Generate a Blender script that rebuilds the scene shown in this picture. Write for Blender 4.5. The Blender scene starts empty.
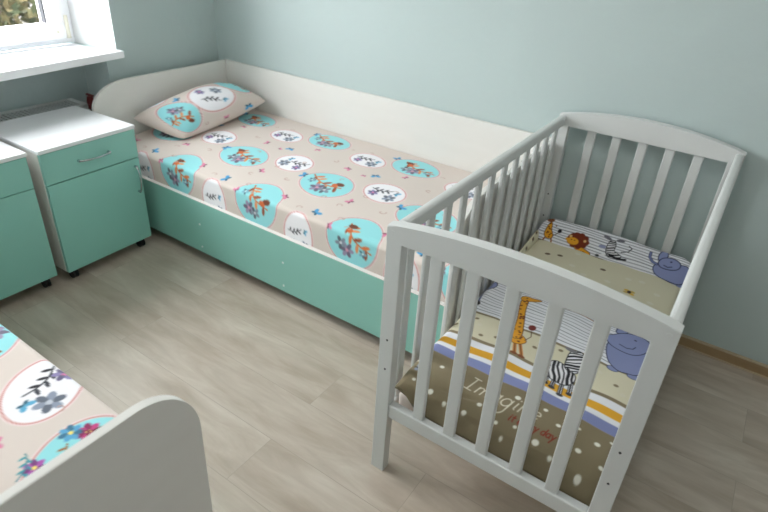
import bpy, bmesh, math, random
import numpy as np
from mathutils import Vector, Matrix
random.seed(7); rng = np.random.default_rng(7)
scene = bpy.context.scene
COL = scene.collection
PI = math.pi

# ------------------------------------------------------------------ helpers
def lin(c):
    c = np.asarray(c, dtype=np.float64) / 255.0
    return np.where(c <= 0.04045, c / 12.92, ((c + 0.055) / 1.055) ** 2.4)
def rgba(c):
    l = lin(c); return (float(l[0]), float(l[1]), float(l[2]), 1.0)

def new_mat(name, col, rough=0.5, spec=0.5, metal=0.0):
    m = bpy.data.materials.new(name); m.use_nodes = True
    b = m.node_tree.nodes['Principled BSDF']
    b.inputs['Base Color'].default_value = rgba(col)
    b.inputs['Roughness'].default_value = rough
    b.inputs['Metallic'].default_value = metal
    b.inputs['Specular IOR Level'].default_value = spec
    return m, m.node_tree, b

def noise_bump(nt, b, scale, strength, dist=0.002, detail=4, mapping=None):
    n = nt.nodes; tc = n.new('ShaderNodeTexCoord'); mp = n.new('ShaderNodeMapping')
    if mapping: mp.inputs['Scale'].default_value = mapping
    nz = n.new('ShaderNodeTexNoise'); nz.inputs['Scale'].default_value = scale; nz.inputs['Detail'].default_value = detail
    bp = n.new('ShaderNodeBump'); bp.inputs['Strength'].default_value = strength; bp.inputs['Distance'].default_value = dist
    nt.links.new(tc.outputs['Object'], mp.inputs['Vector']); nt.links.new(mp.outputs['Vector'], nz.inputs['Vector'])
    nt.links.new(nz.outputs['Fac'], bp.inputs['Height']); nt.links.new(bp.outputs['Normal'], b.inputs['Normal'])
    return nz

def mottled(name, c1, c2, rough, scale, bump_scale=60, bump=0.1, dist=0.001, spec=0.4, mapping=None):
    m, nt, b = new_mat(name, c1, rough, spec)
    nz = noise_bump(nt, b, bump_scale, bump, dist)
    n = nt.nodes; tc = n.new('ShaderNodeTexCoord'); mp = n.new('ShaderNodeMapping')
    if mapping: mp.inputs['Scale'].default_value = mapping
    n2 = n.new('ShaderNodeTexNoise'); n2.inputs['Scale'].default_value = scale; n2.inputs['Detail'].default_value = 5
    mx = n.new('ShaderNodeMix'); mx.data_type = 'RGBA'
    mx.inputs[6].default_value = rgba(c1); mx.inputs[7].default_value = rgba(c2)
    nt.links.new(tc.outputs['Object'], mp.inputs['Vector']); nt.links.new(mp.outputs['Vector'], n2.inputs['Vector'])
    nt.links.new(n2.outputs['Fac'], mx.inputs[0]); nt.links.new(mx.outputs[2], b.inputs['Base Color'])
    return m

M = {}
M['wall'] = mottled('wall_paint', (183, 197, 196), (189, 203, 202), 0.75, 2.0, 9, 0.45, 0.012, 0.25)
M['wall_bounce'] = mottled('wall_paint_bounce', (221, 223, 223), (227, 229, 229), 0.8, 2.0, 9, 0.4, 0.01, 0.25)  # unseen walls, made paler than the wall paint to bounce more light
M['ceiling'] = mottled('ceiling_paint', (232, 232, 228), (238, 238, 234), 0.85, 3, 30, 0.1)
M['reveal'] = mottled('reveal_paint', (236, 238, 238), (240, 241, 241), 0.7, 3, 30, 0.1)
M['crib'] = mottled('crib_white_paint', (208, 210, 209), (216, 218, 217), 0.35, 6, 40, 0.05)
M['board'] = mottled('white_laminate', (222, 220, 215), (229, 227, 223), 0.45, 5, 300, 0.12, 0.0004, mapping=(1, 1, 4))
M['nstop'] = mottled('white_woodgrain_laminate', (226, 228, 230), (236, 237, 239), 0.32, 8, 200, 0.1, 0.0004, mapping=(8, 1, 1))
M['turq'] = mottled('turquoise_laminate', (140, 196, 184), (146, 201, 190), 0.42, 4, 300, 0.08, 0.0003)
M['chrome'] = new_mat('brushed_chrome', (190, 195, 198), 0.25, 0.5, 1.0)[0]
M['screw'] = new_mat('dark_screw_metal', (70, 72, 75), 0.4, 0.5, 0.7)[0]
M['cap'] = new_mat('pale_cap_plastic', (225, 232, 228), 0.5)[0]
M['rubber'] = new_mat('dark_caster_plastic', (40, 42, 44), 0.5)[0]
M['pvc'] = new_mat('white_window_plastic', (246, 247, 250), 0.3)[0]
M['gasket'] = new_mat('dark_gasket_rubber', (50, 52, 58), 0.6)[0]
M['hinge'] = new_mat('cream_hinge_plastic', (225, 222, 205), 0.4)[0]
M['radiator'] = mottled('radiator_enamel', (205, 208, 206), (212, 215, 213), 0.4, 5)
M['radgrille'] = new_mat('radiator_grille_grey', (178, 182, 181), 0.5)[0]
M['redvalve'] = new_mat('dark_red_valve_paint', (110, 30, 28), 0.5)[0]
M['pipe'] = new_mat('dark_pipe_paint', (60, 48, 44), 0.5)[0]
M['core'] = mottled('mattress_ticking', (226, 212, 202), (232, 220, 212), 0.9, 20)
M['plywood'] = mottled('pale_plywood', (205, 190, 165), (215, 200, 176), 0.6, 4, mapping=(1, 8, 1))
M['baseb'] = mottled('wood_effect_skirting', (150, 124, 92), (176, 150, 116), 0.45, 3, 80, 0.05, mapping=(1, 1, 14))
M['basecap'] = mottled('pale_skirting_lip', (184, 166, 138), (194, 176, 150), 0.45, 3, mapping=(1, 1, 14))

def glass():
    m, nt, b = new_mat('window_glass', (250, 252, 252), 0.0)
    n = nt.nodes; out = n['Material Output']
    tr = n.new('ShaderNodeBsdfTransparent'); tr.inputs['Color'].default_value = (0.96, 0.98, 0.97, 1)
    gl = n.new('ShaderNodeBsdfGlossy'); gl.inputs['Roughness'].default_value = 0.02
    mx = n.new('ShaderNodeMixShader'); mx.inputs[0].default_value = 0.04
    nt.links.new(tr.outputs[0], mx.inputs[1]); nt.links.new(gl.outputs[0], mx.inputs[2]); nt.links.new(mx.outputs[0], out.inputs['Surface'])
    return m
M['glass'] = glass()

def floor_mat():
    m, nt, b = new_mat('pale_oak_laminate', (190, 178, 162), 0.38, 0.4)
    n = nt.nodes; L = nt.links
    tc = n.new('ShaderNodeTexCoord')
    br = n.new('ShaderNodeTexBrick')
    br.inputs['Scale'].default_value = 1.0
    br.inputs['Brick Width'].default_value = 1.28; br.inputs['Row Height'].default_value = 0.192
    br.inputs['Mortar Size'].default_value = 0.0012; br.inputs['Mortar Smooth'].default_value = 0.3
    br.inputs['Bias'].default_value = 0.0
    br.offset = 0.37
    br.inputs['Color1'].default_value = (0, 0, 0, 1); br.inputs['Color2'].default_value = (1, 1, 1, 1); br.inputs['Mortar'].default_value = (0.5, 0.5, 0.5, 1)
    mp0 = n.new('ShaderNodeMapping'); mp0.inputs['Location'].default_value = (0.35, 0.06, 0)
    L.new(tc.outputs['Object'], mp0.inputs['Vector']); L.new(mp0.outputs['Vector'], br.inputs['Vector'])
    # grain offset per plank
    mp = n.new('ShaderNodeMapping'); mp.inputs['Scale'].default_value = (1.6, 8, 1)
    add = n.new('ShaderNodeVectorMath'); add.operation = 'MULTIPLY_ADD'
    add.inputs[1].default_value = (7, 3, 5)
    L.new(br.outputs['Color'], add.inputs[0]); L.new(tc.outputs['Object'], add.inputs[2])
    L.new(add.outputs[0], mp.inputs['Vector'])
    nz = n.new('ShaderNodeTexNoise'); nz.inputs['Scale'].default_value = 2.2; nz.inputs['Detail'].default_value = 8; nz.inputs['Roughness'].default_value = 0.62; nz.inputs['Distortion'].default_value = 0.8
    L.new(mp.outputs['Vector'], nz.inputs['Vector'])
    mp2 = n.new('ShaderNodeMapping'); mp2.inputs['Scale'].default_value = (1.0, 4.0, 1)
    L.new(add.outputs[0], mp2.inputs['Vector'])
    nz2 = n.new('ShaderNodeTexNoise'); nz2.inputs['Scale'].default_value = 2.5; nz2.inputs['Detail'].default_value = 4
    L.new(mp2.outputs['Vector'], nz2.inputs['Vector'])
    cr = n.new('ShaderNodeValToRGB')
    cr.color_ramp.elements[0].position = 0.30; cr.color_ramp.elements[0].color = rgba((186, 175, 162))
    cr.color_ramp.elements[1].position = 0.68; cr.color_ramp.elements[1].color = rgba((208, 199, 187))
    e = cr.color_ramp.elements.new(0.48); e.color = rgba((196, 185, 172))
    L.new(nz.outputs['Fac'], cr.inputs['Fac'])
    mx = n.new('ShaderNodeMix'); mx.data_type = 'RGBA'; mx.blend_type = 'MULTIPLY'; mx.inputs[0].default_value = 1.0
    cr2 = n.new('ShaderNodeValToRGB')
    cr2.color_ramp.elements[0].position = 0.32; cr2.color_ramp.elements[0].color = rgba((232, 227, 222))
    cr2.color_ramp.elements[1].position = 0.62; cr2.color_ramp.elements[1].color = (1, 1, 1, 1)
    L.new(nz2.outputs['Fac'], cr2.inputs['Fac'])
    L.new(cr.outputs['Color'], mx.inputs[6]); L.new(cr2.outputs['Color'], mx.inputs[7])
    mx2 = n.new('ShaderNodeMix'); mx2.data_type = 'RGBA'; mx2.blend_type = 'MULTIPLY'; mx2.inputs[0].default_value = 1.0
    cr3 = n.new('ShaderNodeValToRGB')
    cr3.color_ramp.elements[0].color = rgba((243, 240, 238)); cr3.color_ramp.elements[1].color = (1, 1, 1, 1)
    L.new(br.outputs['Color'], cr3.inputs['Fac'])
    L.new(mx.outputs[2], mx2.inputs[6]); L.new(cr3.outputs['Color'], mx2.inputs[7])
    mx3 = n.new('ShaderNodeMix'); mx3.data_type = 'RGBA'
    L.new(br.outputs['Fac'], mx3.inputs[0]); L.new(mx2.outputs[2], mx3.inputs[6]); mx3.inputs[7].default_value = rgba((168, 157, 144))
    L.new(mx3.outputs[2], b.inputs['Base Color'])
    bp = n.new('ShaderNodeBump'); bp.inputs['Strength'].default_value = 0.15; bp.inputs['Distance'].default_value = 0.001
    L.new(nz.outputs['Fac'], bp.inputs['Height']); L.new(bp.outputs['Normal'], b.inputs['Normal'])
    return m
M['floor'] = floor_mat()

def cloth_mat(name):
    m, nt, b = new_mat(name, (255, 255, 255), 0.9, 0.15)
    at = nt.nodes.new('ShaderNodeAttribute'); at.attribute_name = 'print'
    nt.links.new(at.outputs['Color'], b.inputs['Base Color'])
    b.inputs['Sheen Weight'].default_value = 0.15
    noise_bump(nt, b, 14, 0.25, 0.006, 3)
    return m
M['cloth'] = cloth_mat('printed_cotton')
M['cribcloth'] = cloth_mat('printed_baby_cotton')

def tag(o, label=None, cat=None, group=None, kind=None):
    if label: o['label'] = label
    if cat: o['category'] = cat
    if group: o['group'] = group
    if kind: o['kind'] = kind
    return o
def empty(name, loc, label, cat, group=None, rz=0.0):
    o = bpy.data.objects.new(name, None); COL.objects.link(o)
    o.location = loc; o.rotation_euler = (0, 0, rz); o.empty_display_size = 0.1
    return tag(o, label, cat, group)
def link(name, me, mat, parent=None, smooth=False, kind=None):
    me.name = name
    if mat is not None:
        for m_ in (mat if isinstance(mat, (list, tuple)) else [mat]): me.materials.append(m_)
    if smooth:
        me.polygons.foreach_set('use_smooth', [True] * len(me.polygons))
    o = bpy.data.objects.new(name, me); COL.objects.link(o)
    if parent: o.parent = parent
    if kind: o['kind'] = kind
    return o
def bm_box(bm, lo, hi, bev=0.0, seg=2):
    lo = Vector(lo); hi = Vector(hi)
    r = bmesh.ops.create_cube(bm, size=1.0)
    for v in r['verts']:
        v.co = Vector([(lo[i] + hi[i]) / 2 + v.co[i] * (hi[i] - lo[i]) for i in range(3)])
    if bev:
        es = list({e for v in r['verts'] for e in v.link_edges})
        bmesh.ops.bevel(bm, geom=es, offset=bev, segments=seg, affect='EDGES', profile=0.5)
def bm_cyl(bm, a, b, r, n=16, r2=None):
    a = Vector(a); b = Vector(b); d = b - a
    mt = Matrix.Translation((a + b) / 2) @ d.to_track_quat('Z', 'Y').to_matrix().to_4x4()
    bmesh.ops.create_cone(bm, cap_ends=True, segments=n, radius1=r, radius2=r if r2 is None else r2, depth=d.length, matrix=mt)
def bm_prism(bm, pts, axis, a, b, bev=0.0, seg=2):
    """pts: 2D outline; axis: extrusion axis index; (other two axes in order)"""
    oth = [i for i in range(3) if i != axis]
    def mk(p, t):
        c = [0, 0, 0]; c[oth[0]] = p[0]; c[oth[1]] = p[1]; c[axis] = t; return bm.verts.new(c)
    A = [mk(p, a) for p in pts]; B = [mk(p, b) for p in pts]
    f1 = bm.faces.new(A); f2 = bm.faces.new(list(reversed(B)))
    n = len(pts)
    for i in range(n): bm.faces.new([A[i], B[i], B[(i + 1) % n], A[(i + 1) % n]])
    if bev:
        es = list({e for e in f1.edges} | {e for e in f2.edges})
        bmesh.ops.bevel(bm, geom=es, offset=bev, segments=seg, affect='EDGES', profile=0.5)
def fin(bm, off=(0, 0, 0)):
    bmesh.ops.recalc_face_normals(bm, faces=bm.faces)
    if any(off):
        for v in bm.verts: v.co -= Vector(off)
    me = bpy.data.meshes.new('m'); bm.to_mesh(me); bm.free(); return me
def box(name, lo, hi, mat, parent=None, bev=0.002, kind=None, off=(0, 0, 0), seg=2):
    bm = bmesh.new(); bm_box(bm, lo, hi, bev, seg); return link(name, fin(bm, off), mat, parent, kind=kind)

# ------------------------------------------------------------------ print canvas (computed colours, stored per vertex)
class Canvas:
    def __init__(s, x0, x1, y0, y1, res, base):
        s.x0, s.y0, s.res = x0, y0, res
        s.w = int((x1 - x0) / res) + 2; s.h = int((y1 - y0) / res) + 2
        s.a = np.empty((s.h, s.w, 3)); s.a[:] = base
    def win(s, xa, xb, ya, yb):
        i0 = max(0, int((xa - s.x0) / s.res) - 2); i1 = min(s.w, int((xb - s.x0) / s.res) + 3)
        j0 = max(0, int((ya - s.y0) / s.res) - 2); j1 = min(s.h, int((yb - s.y0) / s.res) + 3)
        if i1 <= i0 or j1 <= j0: return None
        X, Y = np.meshgrid(s.x0 + np.arange(i0, i1) * s.res, s.y0 + np.arange(j0, j1) * s.res)
        return i0, i1, j0, j1, X, Y
    def put(s, w, cov, col):
        i0, i1, j0, j1 = w[:4]; c = np.clip(cov, 0, 1)[..., None]
        s.a[j0:j1, i0:i1] = s.a[j0:j1, i0:i1] * (1 - c) + np.array(col, float) * c
    def cov_ell(s, X, Y, cx, cy, rx, ry, rot=0):
        c, n = math.cos(rot), math.sin(rot); dx, dy = X - cx, Y - cy
        u = dx * c + dy * n; v = -dx * n + dy * c
        d = (np.sqrt((u / rx) ** 2 + (v / ry) ** 2 + 1e-9) - 1) * min(rx, ry)
        return 0.5 - d / s.res
    def ell(s, cx, cy, rx, ry, col, rot=0, clip=None):
        r = max(rx, ry); w = s.win(cx - r, cx + r, cy - r, cy + r)
        if w is None: return
        cov = s.cov_ell(w[4], w[5], cx, cy, rx, ry, rot)
        if clip: cov = np.minimum(cov, clip(w[4], w[5]))
        s.put(w, cov, col)
    def ring(s, cx, cy, rx, ry, wd, col, rot=0):
        r = max(rx, ry) + wd; w = s.win(cx - r, cx + r, cy - r, cy + r)
        if w is None: return
        cv = np.minimum(s.cov_ell(w[4], w[5], cx, cy, rx + wd / 2, ry + wd / 2, rot), 1 - s.cov_ell(w[4], w[5], cx, cy, rx - wd / 2, ry - wd / 2, rot))
        s.put(w, cv, col)
    @staticmethod
    def dseg(X, Y, a, b):
        ax, ay = a; dx, dy = b[0] - ax, b[1] - ay; L = dx * dx + dy * dy + 1e-12
        t = np.clip(((X - ax) * dx + (Y - ay) * dy) / L, 0, 1)
        return np.hypot(X - ax - t * dx, Y - ay - t * dy)
    def line(s, pts, wd, col, clip=None, closed=False):
        P = list(pts) + ([pts[0]] if closed else [])
        xs = [p[0] for p in P]; ys = [p[1] for p in P]
        w = s.win(min(xs) - wd, max(xs) + wd, min(ys) - wd, max(ys) + wd)
        if w is None: return
        d = np.full(w[4].shape, 1e9)
        for a, b in zip(P[:-1], P[1:]): d = np.minimum(d, s.dseg(w[4], w[5], a, b))
        k = 0.5 - (d - wd / 2) / s.res
        k = np.clip(k, 0, 1) * min(1.0, wd / s.res * 1.3)
        if clip: k = np.minimum(k, clip(w[4], w[5]))
        s.put(w, k, col)
    def cov_poly(s, X, Y, P):
        inside = np.zeros(X.shape, bool); d = np.full(X.shape, 1e9); n = len(P)
        for i in range(n):
            a, b = P[i], P[(i + 1) % n]
            d = np.minimum(d, s.dseg(X, Y, a, b))
            if abs(b[1] - a[1]) > 1e-12:
                c = ((a[1] > Y) != (b[1] > Y)) & (X < (b[0] - a[0]) * (Y - a[1]) / (b[1] - a[1]) + a[0])
                inside ^= c
        return 0.5 + np.where(inside, d, -d) / s.res
    def poly(s, P, col, smooth=True, outline=None, ow=0.002, clip=None):
        if smooth: P = chaikin(P)
        xs = [p[0] for p in P]; ys = [p[1] for p in P]
        w = s.win(min(xs), max(xs), min(ys), max(ys))
        if w is None: return P
        cv = s.cov_poly(w[4], w[5], P)
        if clip: cv = np.minimum(cv, clip(w[4], w[5]))
        s.put(w, cv, col)
        if outline is not None: s.line(P, ow, outline, closed=True)
        return P
    def clipper(s, P):
        return lambda X, Y: s.cov_poly(X, Y, P)
    def rect(s, xa, xb, ya, yb, col):
        s.poly([(xa, ya), (xb, ya), (xb, yb), (xa, yb)], col, smooth=False)
    def sample(s, X, Y):
        fx = np.clip((X - s.x0) / s.res, 0, s.w - 1.001); fy = np.clip((Y - s.y0) / s.res, 0, s.h - 1.001)
        i = fx.astype(int); j = fy.astype(int); u = (fx - i)[..., None]; v = (fy - j)[..., None]
        A = s.a
        return (A[j, i] * (1 - u) * (1 - v) + A[j, i + 1] * u * (1 - v) + A[j + 1, i] * (1 - u) * v + A[j + 1, i + 1] * u * v)
def chaikin(P, n=2):
    for _ in range(n):
        Q = []
        for i in range(len(P)):
            a, b = P[i], P[(i + 1) % len(P)]
            Q += [(a[0] * .75 + b[0] * .25, a[1] * .75 + b[1] * .25), (a[0] * .25 + b[0] * .75, a[1] * .25 + b[1] * .75)]
        P = Q
    return P

def grid_mesh(P, C, extra_closed=False):
    """P: (nv,nu,3) points, C: (nv,nu,3) srgb colours -> mesh with 'print' attribute"""
    nv, nu = P.shape[:2]
    me = bpy.data.meshes.new('m')
    idx = np.arange(nv * nu).reshape(nv, nu)
    q = np.stack([idx[:-1, :-1], idx[:-1, 1:], idx[1:, 1:], idx[1:, :-1]], -1).reshape(-1, 4)
    nf = len(q)
    me.vertices.add(nv * nu); me.vertices.foreach_set('co', P.reshape(-1).astype(np.float32))
    me.loops.add(nf * 4); me.loops.foreach_set('vertex_index', q.reshape(-1).astype(np.int32))
    me.polygons.add(nf); me.polygons.foreach_set('loop_start', (np.arange(nf) * 4).astype(np.int32))
    me.polygons.foreach_set('loop_total', np.full(nf, 4, np.int32))
    me.update(calc_edges=True); me.validate()
    at = me.color_attributes.new('print', 'FLOAT_COLOR', 'POINT')
    c = np.ones((nv * nu, 4), np.float32); c[:, :3] = lin(np.clip(C.reshape(-1, 3), 0, 255))
    at.data.foreach_set('color', c.reshape(-1))
    me.polygons.foreach_set('use_smooth', np.ones(nf, bool))
    return me

# ---- motifs of the bed linen: plain floral medallions
BEIGE = (214, 202, 194)
def flower(c, x, y, r, col, mid=(240, 220, 120), n=6, ph=0.0):
    dk = [v * 0.72 for v in col]
    for k in range(n):
        a = ph + 2 * PI * k / n
        c.ell(x + math.cos(a) * r * .62, y + math.sin(a) * r * .62, r * .46, r * .30, dk if k % 2 else col, a)
    c.ell(x, y, r * .24, r * .24, mid)
def sprig(c, x, y, s, rot, stem, leaves, n=4):
    pts = []
    for i in range(9):
        t = i / 8; u = (t - .5) * 2 * s; v = math.sin(t * PI) * s * .28
        pts.append((x + u * math.cos(rot) - v * math.sin(rot), y + u * math.sin(rot) + v * math.cos(rot)))
    c.line(pts, s * .07, stem)
    for i in range(n * 2):
        k = 1 + int(i * 7 / (n * 2)); px, py = pts[k]
        a = rot + (0.9 if i % 2 else -0.9)
        c.ell(px + math.cos(a) * s * .22, py + math.sin(a) * s * .22, s * .22, s * .085, leaves[i % len(leaves)], a)
def butterfly(c, x, y, s, rot, col):
    dk = [v * 0.6 for v in col]
    for sg in (-1, 1):
        a = rot + sg * 0.9
        c.ell(x + math.cos(a) * s * .55, y + math.sin(a) * s * .55, s * .55, s * .32, col, a)
        a2 = rot + sg * 2.0
        c.ell(x + math.cos(a2) * s * .38, y + math.sin(a2) * s * .38, s * .34, s * .2, dk, a2)
def curl(c, x, y, s, rot, col):
    pts = [(x + s * math.cos(rot + t) * (1 - t / 6), y + s * .7 * math.sin(rot + t) * (1 - t / 6)) for t in np.linspace(0, 4.2, 10)]
    c.line(pts, s * .22, col)
def medallion(c, x, y, rx, ry, rot, turq, flip=1, ph=0.0):
    c.ell(x, y, rx + .010, ry + .010, (232, 212, 214), rot)
    c.ring(x, y, rx + .004, ry + .004, .004, (200, 140, 132), rot)
    c.ell(x, y, rx, ry, (148, 216, 221) if turq else (238, 236, 240), rot)
    ca, sa = math.cos(rot + ph), math.sin(rot + ph)
    def T(u, v): u *= flip; return (x + u * rx * ca - v * ry * sa, y + u * rx * sa + v * ry * ca)
    if turq:
        px, py = T(-.12, -.22); sprig(c, px, py, rx * .74, rot + ph + .15, (196, 106, 62), [(218, 120, 66), (150, 78, 50), (226, 142, 92)], 4)
        px, py = T(.42, -.30); c.ell(px, py, rx * .17, rx * .11, (112, 62, 44), rot)
        px, py = T(.30, -.12); c.ell(px, py, rx * .14, rx * .10, (206, 104, 56), rot + .6)
        px, py = T(-.1, .45); flower(c, px, py, rx * .26, (150, 140, 168), (210, 150, 170), 6)
        px, py = T(.22, .42); flower(c, px, py, rx * .22, (128, 138, 152), (205, 205, 215), 5, .4)
        px, py = T(-.62, .1); flower(c, px, py, rx * .15, (120, 170, 190), (220, 240, 240), 5)
    else:
        px, py = T(-.25, -.25); sprig(c, px, py, rx * .52, rot + ph - .3, (40, 42, 48), [(34, 34, 40), (52, 54, 62)], 3)
        px, py = T(-.45, .38); flower(c, px, py, rx * .24, (140, 130, 175), (220, 120, 160), 6)
        px, py = T(.45, .34); flower(c, px, py, rx * .30, (140, 150, 168), (190, 195, 205), 6, .3)
        px, py = T(.5, -.3); butterfly(c, px, py, rx * .20, .3, (96, 170, 205))
def linen_canvas(x0, x1, y0, y1, res, meds, small):
    c = Canvas(x0, x1, y0, y1, res, BEIGE)
    for m in meds: medallion(c, *m)
    for kind, x, y, s in small:
        if kind == 'b': butterfly(c, x, y, s, rng.uniform(0, 6), (78, 158, 208))
        elif kind == 'p': butterfly(c, x, y, s, rng.uniform(0, 6), (216, 128, 160))
        else: curl(c, x, y, s, rng.uniform(0, 6), (188, 158, 148))
    return c

# ------------------------------------------------------------------ ROOM
RX, RY, RZ = 4.4, -2.75, 2.7
o = box('floor', (-0.2, RY, -0.05), (RX, 0.0, 0.0), M['floor'], bev=0, kind='structure')
o = box('ceiling', (-0.45, RY - .1, RZ), (RX + .1, 0.1, RZ + .1), M['ceiling'], bev=0, kind='structure')
o = box('wall_back', (-0.45, 0.0, -0.05), (RX + .1, 0.1, RZ), M['wall'], bev=0, kind='structure')
o = box('wall_right', (RX, RY - .1, -0.05), (RX + .1, 0.0, RZ), M['wall_bounce'], bev=0, kind='structure')
o = box('wall_front', (-0.45, RY - .1, -0.05), (RX, RY, RZ), M['wall_bounce'], bev=0, kind='structure')
WY0, WY1, WZ1 = -2.40, -0.685, 2.30      # window opening
NX = -0.27
bm = bmesh.new()
bm_prism(bm, [(0, 0), (-.45, 0), (-.45, WY1), (NX, WY1), (0, -.638)], 2, .862, RZ)   # right pier (splayed reveal)
bm_box(bm, (-.45, -.70, -.05), (0, 0, .8619))
bm_box(bm, (-.45, RY, -.05), (0, WY0, RZ))
bm_box(bm, (-.45, WY0, -.05), (-.22, -.70, .826))
bm_box(bm, (-.45, WY0, WZ1), (0, WY1 + .05, RZ))
wl = link('wall_left', fin(bm), [M['wall'], M['reveal']], kind='structure')
for p in wl.data.polygons:      # the reveals of the window are painted white
    c_, n_ = p.center, p.normal
    if c_.z > .8 and n_.y < -.9 and c_.y > -.75: p.material_index = 1
    if n_.y > .9 and abs(c_.y - WY0) < .01 and c_.z > .8: p.material_index = 1
    if n_.z < -.9 and abs(c_.z - WZ1) < .01: p.material_index = 1

bm = bmesh.new(); bm_box(bm, (0.0, -.014, 0), (RX, 0, .045), .001)
bb = link('baseboard_back', fin(bm), M['baseb'], kind='structure')
bm = bmesh.new(); bm_box(bm, (0.0, -.016, .045), (RX, 0, .053), .003); bm_box(bm, (0.0, -.019, 0), (RX, -.014, .008), .002)
link('lip', fin(bm), M['basecap'], bb)
bm = bmesh.new(); bm_box(bm, (RX - .014, RY, 0), (RX, -.02, .05), .002); link('baseboard_right', fin(bm), M['baseb'], kind='structure')
bm = bmesh.new(); bm_box(bm, (0.0, RY, 0), (RX - .02, RY + .014, .05), .002); link('baseboard_front', fin(bm), M['baseb'], kind='structure')

# window
win = bpy.data.objects.new('window_1', None); COL.objects.link(win); win.location = (NX, -1.54, .862); win['kind'] = 'structure'
WO = (NX, -1.54, .862)
def wpart(name, bm, mat, parent=win, off=WO): 
    return link(name, fin(bm, off), mat, parent)
bm = bmesh.new()
ymid = -1.54
bm_box(bm, (-.345, WY0, .862), (-.275, WY1, .892), .003)
bm_box(bm, (-.345, WY0, WZ1 - .05), (-.275, WY1, WZ1), .003)
bm_box(bm, (-.345, WY1 - .045, .892), (-.275, WY1, WZ1 - .05), .003)
bm_box(bm, (-.345, WY0, .892), (-.275, WY0 + .045, WZ1 - .05), .003)
bm_box(bm, (-.345, ymid - .03, .892), (-.275, ymid + .03, WZ1 - .05), .003)
wpart('window_frame', bm, M['pvc'])
def sash(y0, y1):
    z0, z1 = .888, WZ1 - .045; w = .074; t = (-.335, -.252)
    bm = bmesh.new()
    bm_box(bm, (t[0], y0, z0), (t[1], y1, z0 + w), .005)
    bm_box(bm, (t[0], y0, z1 - w), (t[1], y1, z1), .005)
    bm_box(bm, (t[0], y0, z0 + w), (t[1], y0 + w, z1 - w), .005)
    bm_box(bm, (t[0], y1 - w, z0 + w), (t[1], y1, z1 - w), .005)
    s = wpart('sash', bm, M['pvc'])
    bm = bmesh.new(); g = .006
    for lo, hi in (((y0 + w, z1 - w - g), (y1 - w, z1 - w)), ((y0 + w, z0 + w + g), (y0 + w + g, z1 - w - g)), ((y1 - w - g, z0 + w + g), (y1 - w, z1 - w - g))):
        bm_box(bm, (-.30, lo[0], lo[1]), (-.268, hi[0], hi[1]))
    link('gasket', fin(bm, WO), M['gasket'], s)
    bm = bmesh.new(); bm_box(bm, (-.295, y0 + w + g, z0 + w + g), (-.291, y1 - w - g, z1 - w - g))
    link('pane', fin(bm, WO), M['glass'], s)
    return s
s1 = sash(ymid + .02, -.738)
s2 = sash(WY0 + .04, ymid - .02)
bm = bmesh.new(); bm_cyl(bm, (-.245, -.728, .90), (-.245, -.728, 1.0), .009); bm_cyl(bm, (-.245, -.728, .893), (-.245, -.728, .899), .010)
wpart('hinge', bm, M['hinge'])
bm = bmesh.new(); bm_cyl(bm, (-.253, -.775, .925), (-.250, -.775, .925), .006); wpart('drain_cap', bm, M['hinge'])
bm = bmesh.new()
bm_prism(bm, [(-.275, -.690), (-.002, -.645), (.001, -.622), (.041, -.626), (.095, -1.25), (.15, -2.38), (-.275, -2.38)], 2, .827, .8615, .004)
tag(wpart('window_sill', bm, M['pvc']), 'white projecting window sill board')

# ------------------------------------------------------------------ beds
def end_board(bm, x0, x1, yf, yb, ztop, zb=0.0, ry=.20, rz=.12, side=-1):
    pts = [(yb, zb), (yb, ztop)]
    cy = yf - side * ry
    for k in range(17):
        a = PI / 2 * k / 16
        pts.append((cy + side * ry * math.sin(a), ztop - rz + rz * math.cos(a)))
    pts.append((yf, zb))
    bm_prism(bm, pts, 0, x0, x1, .003, 2)
def make_bed(name_label, x_head, x_foot, yf, yb, ztop, side=-1, recess=.046, ry=.20, rz=.12):
    """yf: front edge of end boards, yb: wall side; side=-1 front faces -y"""
    root = empty('bed', ((x_head + x_foot) / 2, (yf + yb) / 2, 0), name_label, 'bed')
    O = tuple(root.location)
    t = .018
    bm = bmesh.new(); end_board(bm, x_head, x_head + t, yf, yb, ztop, ry=ry, rz=rz, side=side); link('headboard', fin(bm, O), M['board'], root)
    bm = bmesh.new(); end_board(bm, x_foot - t, x_foot, yf, yb, ztop, ry=ry, rz=rz, side=side); link('footboard', fin(bm, O), M['board'], root)
    bm = bmesh.new()
    y0, y1 = sorted((yb, yb + side * t)); bm_box(bm, (x_head + t, y0, .10), (x_foot - t, y1, ztop), .002)
    link('back_panel', fin(bm, O), M['board'], root)
    ff = yf - side * recess
    y0, y1 = sorted((ff, ff - side * .018))
    bm = bmesh.new(); bm_box(bm, (x_head + t, y0, .053), (x_foot - t, y1, .3235), .0)
    fp = link('front_panel', fin(bm, O), M['turq'], root); tag(fp, 'turquoise front panel')
    bm = bmesh.new(); bm_box(bm, (x_head + t, y0 - .0005, .3235), (x_foot - t, y1 + .0005, .3265), .0008)
    link('edge_band', fin(bm, O), M['board'], fp)
    for xx, zz in ((.74, .205), (.74, .084), (1.265, .201), (1.265, .084)):
        xx = x_head + xx - .085
        bm = bmesh.new(); bm_cyl(bm, (xx, ff + side * .0015, zz), (xx, ff, zz), .005, 12); link('screw_cap', fin(bm, O), M['cap'], fp)
    bm = bmesh.new(); y0, y1 = sorted((yb + side * t, ff - side * .018)); bm_box(bm, (x_head + t, y0, .26), (x_foot - t, y1, .278))
    link('base_board', fin(bm, O), M['plywood'], root)
    return root
bed1 = make_bed('white and turquoise bed along the wall, from the corner to behind the cot', .067, 2.052, -.860, -.004, .7387)

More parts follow.
